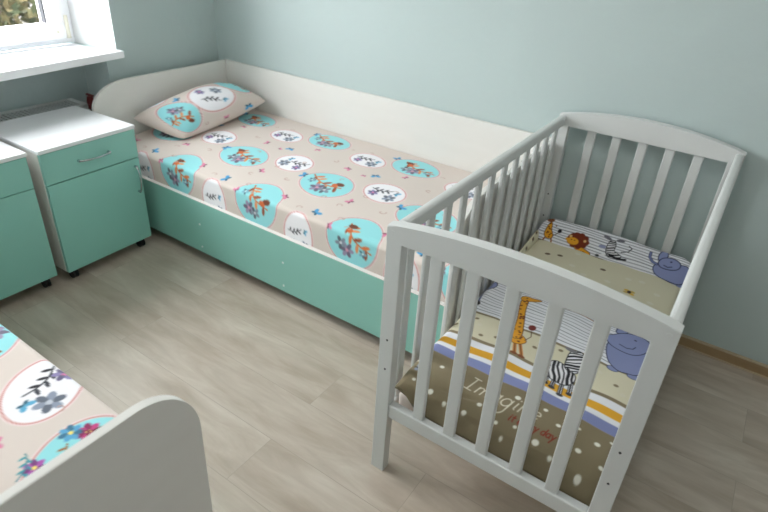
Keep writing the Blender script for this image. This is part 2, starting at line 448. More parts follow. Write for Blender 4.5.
def make_mattress(label, x0, x1, yfront, yback, zt_f, zt_b, canv, us, side=-1, amp=.003, taper=0.0):
    """cross-section swept along x; v runs from the back over the top and down the front"""
    width = abs(yfront - yback)
    prof = []  # (s, y-distance from back, z, colour-v)
    n_top = int(width / .004)
    R_ = .018
    for i in range(n_top + 1):
        d = (width - R_) * i / n_top
        t = d / width
        z = zt_b + (zt_f - zt_b) * t + .012 * math.sin(PI * min(1, t))
        prof.append((d, z, d))
    L0 = width - R_
    for k in range(1, 6):
        a = PI / 2 * k / 5
        prof.append((L0 + R_ * math.sin(a), zt_f - R_ + R_ * math.cos(a), L0 + R_ * a))
    vv = L0 + R_ * PI / 2
    zlow = .279
    n_side = 34
    for k in range(1, n_side + 1):
        z = zt_f - R_ - (zt_f - R_ - zlow) * k / n_side
        bulge = .006 * math.sin(PI * k / n_side)
        prof.append((width + bulge - .004 * k / n_side, z, vv + (zt_f - R_ - z)))
    # underside and back
    for k in range(1, 7): prof.append((width * (1 - k / 6), zlow, 9))
    prof.append((0, zt_b * .5 + zlow * .5, 9)); prof.append((0, zt_b, 0))
    prof = np.array(prof)
    us = np.array(us)
    # end rounding: duplicate rings at both ends shrink vertically
    U, D = np.meshgrid(us, prof[:, 0]); Z = np.repeat(prof[:, 1][:, None], len(us), 1); V = np.repeat(prof[:, 2][:, None], len(us), 1)
    e = np.minimum(U - us[0], us[-1] - U)
    endf = np.clip(e / .03, 0, 1); drop = (1 - np.sqrt(1 - (1 - endf) ** 2)) * .02
    Z = Z - drop * (V < 5)
    wr = amp * (np.sin(U * 9 + D * 4) * np.sin(D * 11 + U * 2.2) + .5 * np.sin(U * 23 - D * 9))
    Z = Z + wr * (V < width * .96) * np.clip(D * 8, 0, 1) * np.clip((width - D) * 8, 0, 1)
    D2 = D - taper * np.clip(1 - (us[-1] - U) / .13, 0, 1) ** 2 * np.clip(D / width, 0, 1)
    Y = yback + side * D2
    P = np.stack([U, Y, Z], -1)
    C = canv.sample(U, V); C[V > 5] = BEIGE
    ctr = ((us[0] + us[-1]) / 2, (yfront + yback) / 2, .279)
    P -= np.array(ctr)
    me = grid_mesh(P, C)
    bm = bmesh.new(); bm.from_mesh(me)
    bmesh.ops.remove_doubles(bm, verts=[v for v in bm.verts if v.is_boundary], dist=1e-5)
    bmesh.ops.holes_fill(bm, edges=[e_ for e_ in bm.edges if e_.is_boundary], sides=0)
    bmesh.ops.recalc_face_normals(bm, faces=bm.faces); bm.to_mesh(me); bm.free()
    o_ = link('mattress', me, M['cloth']); o_.location = ctr
    tag(o_, label, 'mattress')
    return o_
# canvas for bed 1: u = x, v = unrolled distance from back (y=-0.022)
meds = []
yb0 = -.022
for k in range(5):
    meds.append((.48 - .03 + .513 * k - .0, .128, .120, .085, .12, True, 1 if k % 2 else -1))
    meds.append((.243 + .507 * k, .512, .128, .100, .10, True, 1 if k % 2 == 0 else -1))
    meds.append((.062 + .508 * k, .775, .118, .125, .0, True, -1 if k % 2 else 1, .5))
    meds.append((.738 - .516 + .516 * k, .200, .088, .068, .08, False, 1))
    meds.append((.487 + .5105 * k - .0, .430, .092, .075, .08, False, -1 if k % 2 else 1))
    meds.append((.315 + .502 * k, .860, .072, .105, .0, False, 1))
meds = [(x, y, rx, ry, rot, t, f, (a[0] if a else 0.0)) for (x, y, rx, ry, rot, t, f, *a) in meds]
small = []
for k in range(5):
    b_ = .51 * k
    small += [('b', .100 + b_ , .497, .026), ('b', .35 + b_, .720, .028), ('p', .165 + b_, .690, .022), ('p', .415 + b_, .575, .022),
              ('n', .06 + b_, .570, .02), ('n', .30 + b_, .600, .016), ('p', .22 + b_, .33, .022), ('b', .36 + b_, .315, .024), ('n', .12 + b_, .30, .018), ('n', .40 + b_, .62, .018), ('n', .02 + b_, .74, .018),
              ('p', .48 + b_, .25, .018), ('n', .20 + b_, .12, .016), ('b', .33 + b_, .085, .022), ('n', .10 + b_, .14, .014), ('b', .46 + b_, .92, .026), ('n', .47 + b_, .70, .018), ('p', .32 + b_, .35, .014), ('n', .27 + b_, .72, .018), ('n', .44 + b_, .50, .016), ('p', .45 + b_, .76, .018), ('n', .02 + b_, .40, .016), ('b', .21 + b_, .93, .02), ('n', .27 + b_, .44, .015)]
cv1 = linen_canvas(.08, 2.04, 0, 1.0, .0028, meds, small)
us = np.arange(.089, 2.030, .004)
matt1 = make_mattress('mattress in beige printed sheet on the bed along the back wall', .089, 2.03, -.792, yb0 - .004, .449, .495, cv1, us)

# pillow
def make_pillow(label, A, B, C_, D, thick, canv, n=110, name='pillow', mat='cloth', low=.25, rest=None):
    A, B, C_, D = [np.array(q, float) for q in (A, B, C_, D)]
    tt = np.linspace(0, 1, n); u = .5 - .5 * np.cos(PI * tt); U, V = np.meshgrid(u, u); TU, TV = np.meshgrid(tt, tt)      # U: A->B, V: A->D
    # pull edges inwards between the corners
    def inset(t): return .022 * np.sin(PI * t)
    Uu = .5 + (U - .5) * (1 - 2 * inset(V) * 1.0); Vv = .5 + (V - .5) * (1 - 2 * inset(U) * .8)
    cc = .055 * (np.abs(2 * U - 1) * np.abs(2 * V - 1)) ** 5
    Uu = .5 + (Uu - .5) * (1 - cc); Vv = .5 + (Vv - .5) * (1 - cc)
    P0 = ((1 - Uu)[..., None] * (1 - Vv)[..., None] * A + Uu[..., None] * (1 - Vv)[..., None] * B + Uu[..., None] * Vv[..., None] * C_ + (1 - Uu)[..., None] * Vv[..., None] * D)
    nrm = np.cross(B - A, D - A); nrm /= np.linalg.norm(nrm)
    if nrm[2] < 0: nrm = -nrm
    h = (np.clip(np.sin(PI * U), 0, 1) * np.clip(np.sin(PI * V), 0, 1)) ** .48
    h = h * (1 + .05 * np.sin(U * 9 + V * 5) * np.sin(V * 8))
    top = P0 + nrm * (thick * (1 - low) * h)[..., None]
    bot = P0 - nrm * (thick * low * h)[..., None]
    ctr = P0.reshape(-1, 3).mean(0)
    if rest:     # the underside is pressed flat by the mattress and the headboard
        for q in (top, bot):
            t_ = np.clip((rest[0] - q[..., 1]) / rest[1], 0, 1)
            zm = rest[3] + (rest[2] - rest[3]) * t_ + .012 * np.sin(PI * t_) + .004
            q[..., 2] = np.maximum(q[..., 2], zm); q[..., 0] = np.maximum(q[..., 0], .088); q[..., 1] = np.minimum(q[..., 1], -.024)
    Lx = np.linalg.norm(B - A); Ly = np.linalg.norm(D - A)
    X = TU * Lx; Y = TV * Ly
    Ct = canv.sample(X, Y); Cb = np.empty_like(Ct); Cb[:] = canv.a[0, 0]
    Pf = np.concatenate([top, bot[::-1]], 0); Cf = np.concatenate([Ct, Cb], 0)
    me = grid_mesh(Pf - ctr, Cf)
    bm = bmesh.new(); bm.from_mesh(me)
    bmesh.ops.remove_doubles(bm, verts=bm.verts, dist=1e-5)
    bmesh.ops.holes_fill(bm, edges=[e_ for e_ in bm.edges if e_.is_boundary], sides=0)
    bmesh.ops.recalc_face_normals(bm, faces=bm.faces); bm.to_mesh(me); bm.free()
    o_ = link(name, me, M[mat]); o_.location = ctr
    return tag(o_, label, name)
PA, PB, PC, PD = (.112, -.700, .553), (.385, -.602, .480), (.462, -.070, .585), (.105, -.060, .620)
lx = math.dist(PA, PB); ly = math.dist(PA, PD)
pc = linen_canvas(0, .42, 0, .66, .0025,
    [(lx * .64, ly * .24, .078, .082, 1.2, True, 1, 0.), (lx * .60, ly * .51, .064, .085, .1, False, 1, 1.2), (lx * .42, ly * .78, .075, .09, .3, True, -1, 0.), (lx * .12, ly * .30, .05, .05, .3, False, 1, 0.)],
    [('b', lx * .92, ly * .68, .026), ('b', lx * .40, ly * .36, .018), ('n', lx * .15, ly * .55, .016), ('p', lx * .97, ly * .50, .014), ('n', lx * .9, ly * .36, .014)])
make_pillow('printed pillow leaning at the head of the bed by the corner', PA, PB, PC, PD, .185, pc, low=.42, rest=(-.026, .766, .449, .495))

# bed 2 (foreground)
bed2 = make_bed('white bed with rounded footboard in the lower left foreground', .067, 2.000, -1.838, RY + .004, .750, side=1, recess=-.002, ry=.12, rz=.135)
meds2 = [(1.512, .0, .112, .080, -.80, False, 1, 0.), (1.842, .0, .185, .125, -.62, True, 1, 2.6), (1.20, .0, .125, .105, -.4, True, -1, .3)]
yb2 = RY + .026
cy2 = {0: -1.912, 1: -2.000, 2: -1.93}
meds2 = [(m[0], cy2[i] - yb2, *m[2:]) for i, m in enumerate(meds2)]
meds2 += [(.65, .70, .12, .1, 0., True, 1, 0.), (1.47, .42, .13, .11, 0., True, 1, 0.), (1.2, .5, .1, .08, 0., False, 1, 0.)]
small2 = [('p', 1.33, .885, .014), ('p', 1.60, .66, .020), ('p', 1.60, .893, .013), ('b', 1.48, .60, .022), ('n', 1.30, .78, .02), ('n', 1.60, .80, .015)]
cv2 = linen_canvas(.08, 2.0, 0, 1.15, .0022, meds2, small2)
flower(cv2, 1.716, -1.925 - yb2, .026, (196, 70, 130), n=7); flower(cv2, 1.690, -1.950 - yb2, .024, (90, 160, 200), n=7); sprig(cv2, 1.745, -1.915 - yb2, .045, .4, (110, 50, 60), [(120, 50, 70), (90, 50, 50)], 3)
flower(cv2, 1.722, -2.045 - yb2, .022, (170, 90, 170), n=7); sprig(cv2, 1.735, -2.005 - yb2, .04, -1.0, (150, 90, 50), [(160, 100, 56), (110, 66, 44)], 3); sprig(cv2, 1.70, -2.06 - yb2, .035, -.7, (60, 120, 130), [(70, 150, 160)], 3)
us2 = np.concatenate([np.arange(.089, 1.0, .02), np.arange(1.0, 1.972, .0026)])
make_mattress('mattress in beige printed sheet on the bed in the lower left corner', 0.089, 1.968, -1.848, yb2, .478, .478, cv2, us2, side=1, amp=.0015, taper=.022)

# ------------------------------------------------------------------ bedside cabinets
def make_cabinet(loc, rz, label):
    """local: x forward (front at 0), y to the right seen from the bed side (right side at 0), z up"""
    root = empty('bedside_cabinet', loc, label, 'bedside cabinet', None, rz)
    W_, D_, z0, z1 = .436, .44, .062, .630
    bm = bmesh.new()
    bm_box(bm, (-D_, -.016, z0), (-.018, 0, z1 - .017), .001); bm_box(bm, (-D_, -W_, z0), (-.018, -W_ + .016, z1 - .017), .001)
    bm_box(bm, (-D_, -W_ + .016, z0), (-.018, -.016, z0 + .016)); bm_box(bm, (-D_, -W_ + .016, z0 + .016), (-D_ + .006, -.016, z1 - .017))
    bm_box(bm, (-D_ + .006, -W_ + .016, .47), (-.018, -.016, .482))
    link('body', fin(bm), M['board'], root)
    bm = bmesh.new(); bm_box(bm, (-D_ - .004, -W_ - .004, z1 - .017), (.004, .004, z1), .003)
    link('top', fin(bm), M['nstop'], root)
    bm = bmesh.new(); bm_box(bm, (-.017, -W_ + .001, .480), (0, -.001, z1 - .019), .001)
    dr = link('drawer_front', fin(bm), M['turq'], root); tag(dr, 'turquoise drawer front')
    def handle(a, b, parent, up):
        bm = bmesh.new(); a = Vector(a); b = Vector(b); n = 10
        prev = None
        for i in range(n + 1):
            t = i / n; q = a.lerp(b, t); q.x = .012 + .016 * math.sin(PI * t) ** .6
            if prev: bm_cyl(bm, prev, q, .0045, 10)
            prev = q.copy()
        for q in (a, b): bm_cyl(bm, (0, q.y, q.z), (.013, q.y, q.z), .006, 12)
        link('handle', fin(bm), M['chrome'], parent, smooth=False)
    handle((0, -.285, .546), (0, -.145, .546), dr, 0)
    bm = bmesh.new(); bm_box(bm, (-.017, -W_ + .001, z0), (0, -.001, .476), .001)
    dd = link('door', fin(bm), M['turq'], root); tag(dd, 'turquoise door')
    handle((0, -.028, .44), (0, -.028, .315), dd, 1)
    for px, py in ((-.05, -.035), (-.05, -W_ + .045), (-D_ + .05, -.035), (-D_ + .05, -W_ + .045)):
        bm = bmesh.new()
        bm_cyl(bm, (px, py - .012, .0225), (px, py - .004, .0225), .0225, 20); bm_cyl(bm, (px, py + .004, .0225), (px, py + .012, .0225), .0225, 20)
        bm_cyl(bm, (px, py - .013, .0225), (px, py + .013, .0225), .006, 10)
        bm_box(bm, (px - .01, py - .0035, .0225), (px + .012, py + .0035, .055), .001); bm_cyl(bm, (px, py, .054), (px, py, .062), .014, 14)
        link('caster', fin(bm), M['rubber'], root)
    return root
c1 = make_cabinet((.4165, -.876, 0), .034, 'turquoise fronted bedside cabinet next to the bed along the wall')
c2 = empty('bedside_cabinet', (.409, -1.350, 0), 'turquoise fronted bedside cabinet cut off by the left edge of the photo', 'bedside cabinet', None, .01)
for ch in list(c1.children):
    d = ch.copy(); COL.objects.link(d); d.parent = c2
    for g in ch.children:
        e = g.copy(); COL.objects.link(e); e.parent = d
        if ch.name.startswith('door'): e.location.y -= .38

# radiator in the niche below the window
rad = empty('radiator', (-.14, -1.4, .10), 'white radiator in the niche under the window sill, behind the cabinets', 'radiator')
RO = (-.14, -1.4, .10)
bm = bmesh.new()
bm_box(bm, (-.075, -2.0, .12), (-.060, -.835, .60), .004); bm_box(bm, (-.200, -2.0, .12), (-.185, -.835, .60), .004)
for k in range(28):
    y = -1.97 + k * .04; bm_cyl(bm, (-.0605, y, .15), (-.0605, y, .57), .005, 8)
link('panel', fin(bm, RO), M['radiator'], rad)
bm = bmesh.new(); bm_box(bm, (-.203, -2.002, .598), (-.195, -.805, .616), .002); bm_box(bm, (-.068, -2.002, .598), (-.058, -.805, .616), .002)
bm_box(bm, (-.203, -.835, .12), (-.058, -.805, .616), .003)
link('casing', fin(bm, RO), M['radiator'], rad)
bm = bmesh.new()
for k in range(58):
    y = -1.99 + k * .02; bm_box(bm, (-.195, y, .600), (-.068, y + .012, .607))
link('grille', fin(bm, RO), M['radgrille'], rad)
bm = bmesh.new(); bm_cyl(bm, (-.10, -.803, .585), (-.10, -.765, .585), .010, 12); bm_cyl(bm, (-.10, -.765, .0), (-.10, -.765, .60), .010, 12); bm_cyl(bm, (-.165, -.765, .0), (-.165, -.765, .55), .009, 12)
link('pipe', fin(bm, RO), M['pipe'], rad)
bm = bmesh.new(); bm_cyl(bm, (-.10, -.765, .60), (-.10, -.765, .635), .020, 16, .014); bm_box(bm, (-.125, -.772, .637), (-.07, -.758, .647), .003); bm_box(bm, (-.113, -.79, .575), (-.087, -.745, .597), .005)
link('valve', fin(bm, RO), M['redvalve'], rad)

# ------------------------------------------------------------------ COT
X0, X1, Y0, Y1, H = 2.0526, 2.7126, -1.287, -.0203, .8543
XM = (X0 + X1) / 2; pw, pd = .044, .032
crib = empty('cot', (XM, (Y0 + Y1) / 2, 0), 'white barred wooden cot with arched ends beside the bed footboard', 'cot')
CO = tuple(crib.location)
def arched(y0, y1):
    pts = [(X0 + .001, .792), (X0, H)]
    zb = .812
    pts = []
    n = 24
    for i in range(n + 1):
        t = i / n; x = X0 + (X1 - X0) * t
        pts.append((x, H + (.030 if y0 < -1 else .040) * (1 - (2 * t - 1) ** 2)))
    pts += [(X1, zb), (X0, zb)]
    bm = bmesh.new(); bm_prism(bm, pts, 1, y0, y1)
    es = [e for e in bm.edges if min(v.co.z for v in e.verts) > .85 and abs(e.verts[0].co.y - e.verts[1].co.y) < 1e-6]
    bmesh.ops.bevel(bm, geom=es, offset=.007, segments=3, affect='EDGES', profile=.5)
    o_ = link('arched_rail', fin(bm, CO), M['crib'], crib)
    return o_
for y0, y1, yf in ((Y0, Y0 + pd, Y0), (Y1 - pd, Y1, Y1 - pd)):
    ar = arched(y0, y1)
    for xx in (X0 + .018, X1 - .018):
        bm = bmesh.new(); bm_cyl(bm, (xx, yf - .0012, .838), (xx, yf + .001, .838), .006, 14); link('dowel_cap', fin(bm, CO), M['crib'], ar)
    for xa, xb in ((X0, X0 + pw), (X1 - pw, X1)):
        bm = bmesh.new(); rr = .0015
        bm_prism(bm, [(xa + rr, y0), (xb - rr, y0), (xb, y0 + rr), (xb, y1 - rr), (xb - rr, y1), (xa + rr, y1), (xa, y1 - rr), (xa, y0 + rr)], 2, 0, .812)
        po = link('post', fin(bm, CO), M['crib'], crib)
        xs = xa + pw * .55 if xa == X0 else xb - pw * .55
        for zz in (.511, .409):
            bm = bmesh.new(); bm_cyl(bm, (xs, yf - .001, zz), (xs, yf + .001, zz), .0032, 10); link('bolt', fin(bm, CO), M['screw'], po)
    bm = bmesh.new(); bm_box(bm, (X0 + pw, y0 + .003, .232), (X1 - pw, y1 - .003, .280), .004); link('bottom_rail', fin(bm, CO), M['crib'], crib)
    for k in range(5):
        xc = XM - .193 + .0965 * k
        bm = bmesh.new(); bm_box(bm, (xc - .017, y0 + .008, .279), (xc + .017, y1 - .008, .813), .004); link('slat', fin(bm, CO), M['crib'], crib)
for sx, xa in ((0, X0 + .004), (1, X1 - .004 - .026)):
    bm = bmesh.new(); bm_box(bm, (xa, Y0 + pd, .811), (xa + .026, Y1 - pd, .853), .009, 3); link('side_rail', fin(bm, CO), M['crib'], crib)
    bm = bmesh.new(); bm_box(bm, (xa, Y0 + pd, .200), (xa + .026, Y1 - pd, .240), .004); link('side_rail', fin(bm, CO), M['crib'], crib)
    for k in range(12):
        yc = -.120 - .0976 * k
        bm = bmesh.new(); bm_box(bm, (xa + .006, yc - .016, .239), (xa + .020, yc + .016, .812), .004); link('slat', fin(bm, CO), M['crib'], crib)
bm = bmesh.new(); bm_box(bm, (X0 + .034, Y0 + .035, .206), (X1 - .034, Y1 - .035, .218), .001)
link('base_board', fin(bm, CO), M['plywood'], crib)

bm = bmesh.new(); bm_box(bm, (X0 + .040, Y0 + .055, .2185), (X1 - .036, Y1 - .045, .296), .018, 4)
tag(link('cot_mattress', fin(bm, (XM, -.65, .2185)), M['core'], smooth=True), 'pale thin mattress lying under the duvet inside the cot', 'mattress')
bpy.data.objects['cot_mattress'].location = (XM, -.65, .2185)

# baby duvet
OL = (134, 122, 97); BG = (214, 208, 183); WH = (234, 235, 241); LINE = (112, 114, 124)
def dot(c, x, y, r, col): c.ell(x, y, r, r * rng.uniform(.85, 1.1), col)
def zebra_stripes(c, P, ang, step, wd, phase=0):
    clip = c.clipper(P); xs = [p[0] for p in P]; ys = [p[1] for p in P]; cx, cy = sum(xs) / len(xs), sum(ys) / len(ys)
    R_ = max(max(xs) - min(xs), max(ys) - min(ys))
    k = -int(R_ / step) - 1
    while k * step < R_:
        o_ = k * step + phase; dx, dy = math.cos(ang), math.sin(ang)
        pts = []
        for t in np.linspace(-1, 1, 9):
            w = .25 * step * math.sin(t * 7 + k)
            pts.append((cx - dy * (o_ + w) + dx * t * R_, cy + dx * (o_ + w) + dy * t * R_))
        c.line(pts, wd * (1 + .4 * math.sin(k * 2.1)), (28, 28, 34), clip=clip); k += 1
def elephant(c, body, head, ear, eye, smile, feet):
    EL = (138, 147, 190); D_ = (48, 52, 78)
    for f in feet: c.ell(f[0], f[1], .017, .012, EL); c.ring(f[0], f[1], .017, .012, .0018, D_)
    c.poly(ear, EL, outline=D_, ow=.003)
    c.poly(body, EL, outline=D_, ow=.003)
    c.poly(head, EL, outline=D_, ow=.003)
    c.line(smile, .003, D_); c.ell(eye[0], eye[1], .004, .003, D_)
dv = Canvas(2.06, 2.70, -1.34, -.10, .0019, BG)
dv.rect(2.0, 2.8, -1.40, -1.064, OL)
dv.rect(2.0, 2.8, -1.064, -1.026, (132, 140, 186))
dv.rect(2.0, 2.8, -1.026, -.940, WH)
dv.rect(2.0, 2.8, -1.006, -.975, (226, 168, 52))
dv.rect(2.0, 2.8, -.944, -.930, OL)
dv.rect(2.0, 2.8, -.800, -.790, OL)
dv.rect(2.0, 2.8, -.790, -.455, WH)
dv.rect(2.0, 2.8, -.455, -.445, OL)
y = -.775; k = 0
while y < -.46:
    pts = [(x, y + .0018 * math.sin(x * 21 + k * 1.7)) for x in np.linspace(2.05, 2.71, 30)]
    dv.line(pts, .0019 if k % 3 else .0028, LINE); y += .0165 if y < -.62 else .0125; k += 1
# partial elephant at the left, giraffe, zebra, elephant
elephant(dv, [(2.05, -.55), (2.075, -.585), (2.105, -.575), (2.118, -.60), (2.112, -.625), (2.088, -.648), (2.07, -.66), (2.05, -.64)], [(2.04, -.52), (2.08, -.53), (2.10, -.56), (2.06, -.58)], [(2.04, -.5), (2.06, -.51), (2.05, -.53)], (2.08, -.55), [(2.07, -.57), (2.08, -.56)], [])
dv.line([(2.088, -.645), (2.096, -.69), (2.104, -.73)], .006, (92, 100, 145)); dv.ell(2.107, -.742, .008, .013, (40, 36, 40), .3)
GY = (226, 160, 44); GB = (110, 56, 26); GO = (70, 40, 24)
for a, b in (((2.300, -.875), (2.318, -.925)), ((2.318, -.878), (2.342, -.925))):
    dv.line([a, b], .011, (196, 128, 66)); dv.line([a, b], .002, GO); dv.ell(b[0], b[1] - .004, .012, .006, (132, 78, 48))
gb = dv.poly([(2.280, -.840), (2.300, -.825), (2.322, -.840), (2.332, -.858), (2.318, -.880), (2.296, -.886), (2.280, -.870)], GY, outline=GO, ow=.002)
gn = dv.poly([(2.276, -.855), (2.258, -.75), (2.236, -.685), (2.222, -.622), (2.236, -.608), (2.250, -.622), (2.258, -.68), (2.282, -.75), (2.308, -.835), (2.30, -.86)], GY, outline=GO, ow=.002)
dv.poly([(2.216, -.630), (2.220, -.606), (2.240, -.603), (2.256, -.607), (2.286, -.602), (2.290, -.610), (2.262, -.628), (2.240, -.640)], GY, outline=GO, ow=.002)
dv.ell(2.238, -.615, .003, .003, GO)
for c_ in (gb, gn):
    cl = dv.clipper(c_)
    for k in range(70):
        x_, y_ = rng.uniform(2.22, 2.335), rng.uniform(-.885, -.62); dv.ell(x_, y_, rng.uniform(.003, .0055), rng.uniform(.003, .005), GB, rng.uniform(0, 3), clip=cl)
dv.line([(2.322, -.85), (2.332, -.82), (2.322, -.79)], .0022, GO); dv.ell(2.317, -.770, .012, .016, (112, 40, 36), .2)
ZW = (232, 232, 236)
for a, b in (((2.436, -.935), (2.440, -.985)), ((2.458, -.945), (2.462, -.99)), ((2.482, -.95), (2.490, -1.005)), ((2.503, -.93), (2.512, -.985))):
    dv.line([a, b], .013, (28, 28, 34)); dv.line([a, b], .009, ZW); dv.line([a, b], .004, (28, 28, 34))
for q in ((2.441, -.990), (2.463, -.996), (2.492, -1.010), (2.514, -.990)): dv.ell(q[0], q[1], .010, .006, (60, 60, 66))
zb_ = dv.poly([(2.418, -.905), (2.425, -.878), (2.445, -.872), (2.470, -.885), (2.505, -.90), (2.512, -.935), (2.495, -.965), (2.455, -.968), (2.432, -.955), (2.422, -.935)], ZW, outline=(28, 28, 34), ow=.0025)
zn = dv.poly([(2.466, -.900), (2.458, -.85), (2.456, -.81), (2.470, -.79), (2.495, -.792), (2.508, -.83), (2.512, -.90)], ZW, outline=(28, 28, 34), ow=.0025)
zebra_stripes(dv, zb_, 1.9, .0135, .0062); zebra_stripes(dv, zn, .5, .0135, .0062)
dv.ell(2.458, -.800, .022, .008, (120, 118, 124), -.2)
elephant(dv, [(2.542, -.715), (2.538, -.673), (2.56, -.64), (2.60, -.60), (2.653, -.605), (2.668, -.672), (2.666, -.761), (2.651, -.788), (2.626, -.792), (2.603, -.798), (2.580, -.785), (2.560, -.765)],
         [(2.530, -.668), (2.524, -.640), (2.541, -.630), (2.560, -.605), (2.599, -.583), (2.640, -.580), (2.662, -.607), (2.652, -.660), (2.623, -.690), (2.587, -.694), (2.552, -.690)],
         [(2.545, -.617), (2.545, -.575), (2.566, -.545), (2.585, -.575), (2.575, -.60)], (2.610, -.612), [(2.572, -.664), (2.595, -.668), (2.613, -.659), (2.618, -.645)], [(2.585, -.797), (2.645, -.797)])
dv.ell(2.373, -.585, .016, .008, (112, 66, 44), -.4); dv.line([(2.385, -.59), (2.47, -.600)], .003, (150, 100, 60))
for x_, y_ in ((2.147, -.83), (2.197, -.908), (2.242, -.89), (2.431, -.82), (2.614, -.873), (2.36, -.86), (2.10, -.89)): dv.ell(x_, y_, .0075, .006, OL)
for x_, y_ in ((2.17, -.86), (2.56, -.84), (2.64, -.90), (2.39, -.90), (2.26, -.83)): dv.ell(x_, y_, .008, .007, (216, 210, 190))
for x_, y_, r_ in ((2.171, -1.116, .011), (2.189, -1.215, .013), (2.128, -1.205, .009), (2.404, -1.101, .013), (2.483, -1.095, .010), (2.499, -1.210, .014), (2.598, -1.172, .012), (2.632, -1.119, .012), (2.622, -1.232, .013), (2.577, -1.102, .009), (2.387, -1.208, .009), (2.326, -1.183, .011), (2.416, -1.232, .007), (2.53, -1.131, .010), (2.661, -1.185, .010), (2.231, -1.088, .008), (2.30, -1.222, .011), (2.253, -1.165, .005), (2.436, -1.195, .008), (2.545, -1.225, .009), (2.10, -1.13, .008), (2.661, -1.09, .007), (2.24, -1.225, .009)):
    dv.ell(x_, y_, r_ * .66, r_ * .58, (236, 234, 222))
for k, (u_, v_) in enumerate(((.008, .007), (-.008, .007), (.008, -.007), (-.008, -.007))):
    dv.ell(2.122 + u_, -1.160 + v_, .008, .006, (226, 168, 60) if u_ > 0 else (150, 160, 180), .6 * (1 if u_ * v_ > 0 else -1))
dv.line([(2.105, -1.160), (2.138, -1.160)], .003, (40, 36, 34))
# far half: beige with dots and a little bee
for x_, y_ in ((2.183, -.257), (2.23, -.247), (2.40, -.24)): dv.ell(x_, y_, .011, .008, (104, 88, 66))
for x_, y_ in ((2.293, -.287), (2.498, -.245), (2.545, -.238), (2.609, -.282), (2.437, -.314), (2.283, -.185), (2.35, -.33), (2.60, -.35), (2.20, -.34)): dv.ell(x_, y_, .012, .009, (220, 216, 198))
for a_ in range(4): dv.ell(2.522 + .014 * math.cos(a_ * 1.57 + .8), -.338 + .011 * math.sin(a_ * 1.57 + .8), .010, .007, (216, 176, 70) if a_ % 2 else (196, 170, 90))
dv.ell(2.522, -.338, .007, .010, (60, 50, 46))
# handwriting
INK = (228, 222, 204)
def strokes(c, L, x, y, s, wd, col, slant=.22):
    for st in L:
        c.line([(x + (p[0] + slant * p[1]) * s, y + p[1] * s) for p in st], wd, col)
def arc(cx, cy, rx, ry, a0, a1, n=12): return [(cx + rx * math.cos(math.radians(a0 + (a1 - a0) * i / n)), cy + ry * math.sin(math.radians(a0 + (a1 - a0) * i / n))) for i in range(n + 1)]
GL = {
 'I': ([[(-.05, 1.35), (.45, 1.35)], [(.2, 1.35), (.2, 0)], [(-.1, 0), (.5, 0)]], .75),
 'm': ([[(0, .75), (0, 0)], [(0, .5)] + arc(.22, .5, .2, .25, 160, 0) + [(.42, 0)], [(.42, .5)] + arc(.64, .5, .2, .25, 160, 0) + [(.86, 0)]], 1.1),
 'a': ([arc(.27, .36, .27, .36, 40, 400), [(.54, .72), (.54, .1), (.64, 0)]], .8),
 'g': ([arc(.27, .36, .27, .36, 40, 400), [(.54, .72), (.54, -.25)] + arc(.2, -.3, .34, .38, 0, -150)], .8),
 'i': ([[(0, .7), (0, .08), (.08, 0)], [(0, 1.0), (.02, 1.04)]], .35),
 'n': ([[(0, .75), (0, 0)], [(0, .5)] + arc(.24, .5, .22, .25, 160, 0) + [(.46, 0)]], .72),
 'e': ([[(.02, .38), (.5, .44)] + arc(.27, .38, .26, .36, 10, 320)], .7),
 't': ([[(.15, 1.1), (.15, .1), (.3, 0)], [(-.05, .75), (.38, .75)]], .5),
 'v': ([[(0, .72), (.22, 0), (.46, .74)]], .62),
 'r': ([[(0, .75), (0, 0)], [(0, .5)] + arc(.24, .48, .22, .26, 160, 50)], .52),
 'y': ([[(0, .72), (.2, .1)], [(.46, .72), (.1, -.55)]], .62),
 'd': ([arc(.27, .36, .27, .36, 40, 400), [(.54, 1.25), (.54, 0)]], .75),
 ' ': ([], .4)}
def write(c, txt, x, y, s, wd, col):
    for ch in txt:
        L, adv = GL[ch]; strokes(c, L, x, y, s, wd, col); x += adv * s
write(dv, 'I', 2.262, -1.152, .040, .0036, INK)
write(dv, 'm', 2.294, -1.150, .038, .0036, INK)
write(dv, 'a', 2.338, -1.146, .040, .0036, INK)
write(dv, 'g', 2.368, -1.152, .046, .0036, INK)
write(dv, 'in', 2.408, -1.148, .040, .0036, INK)
write(dv, 'e', 2.452, -1.148, .044, .0038, INK)
write(dv, 'it every day', 2.412, -1.185, .0182, .0032, (140, 56, 44))

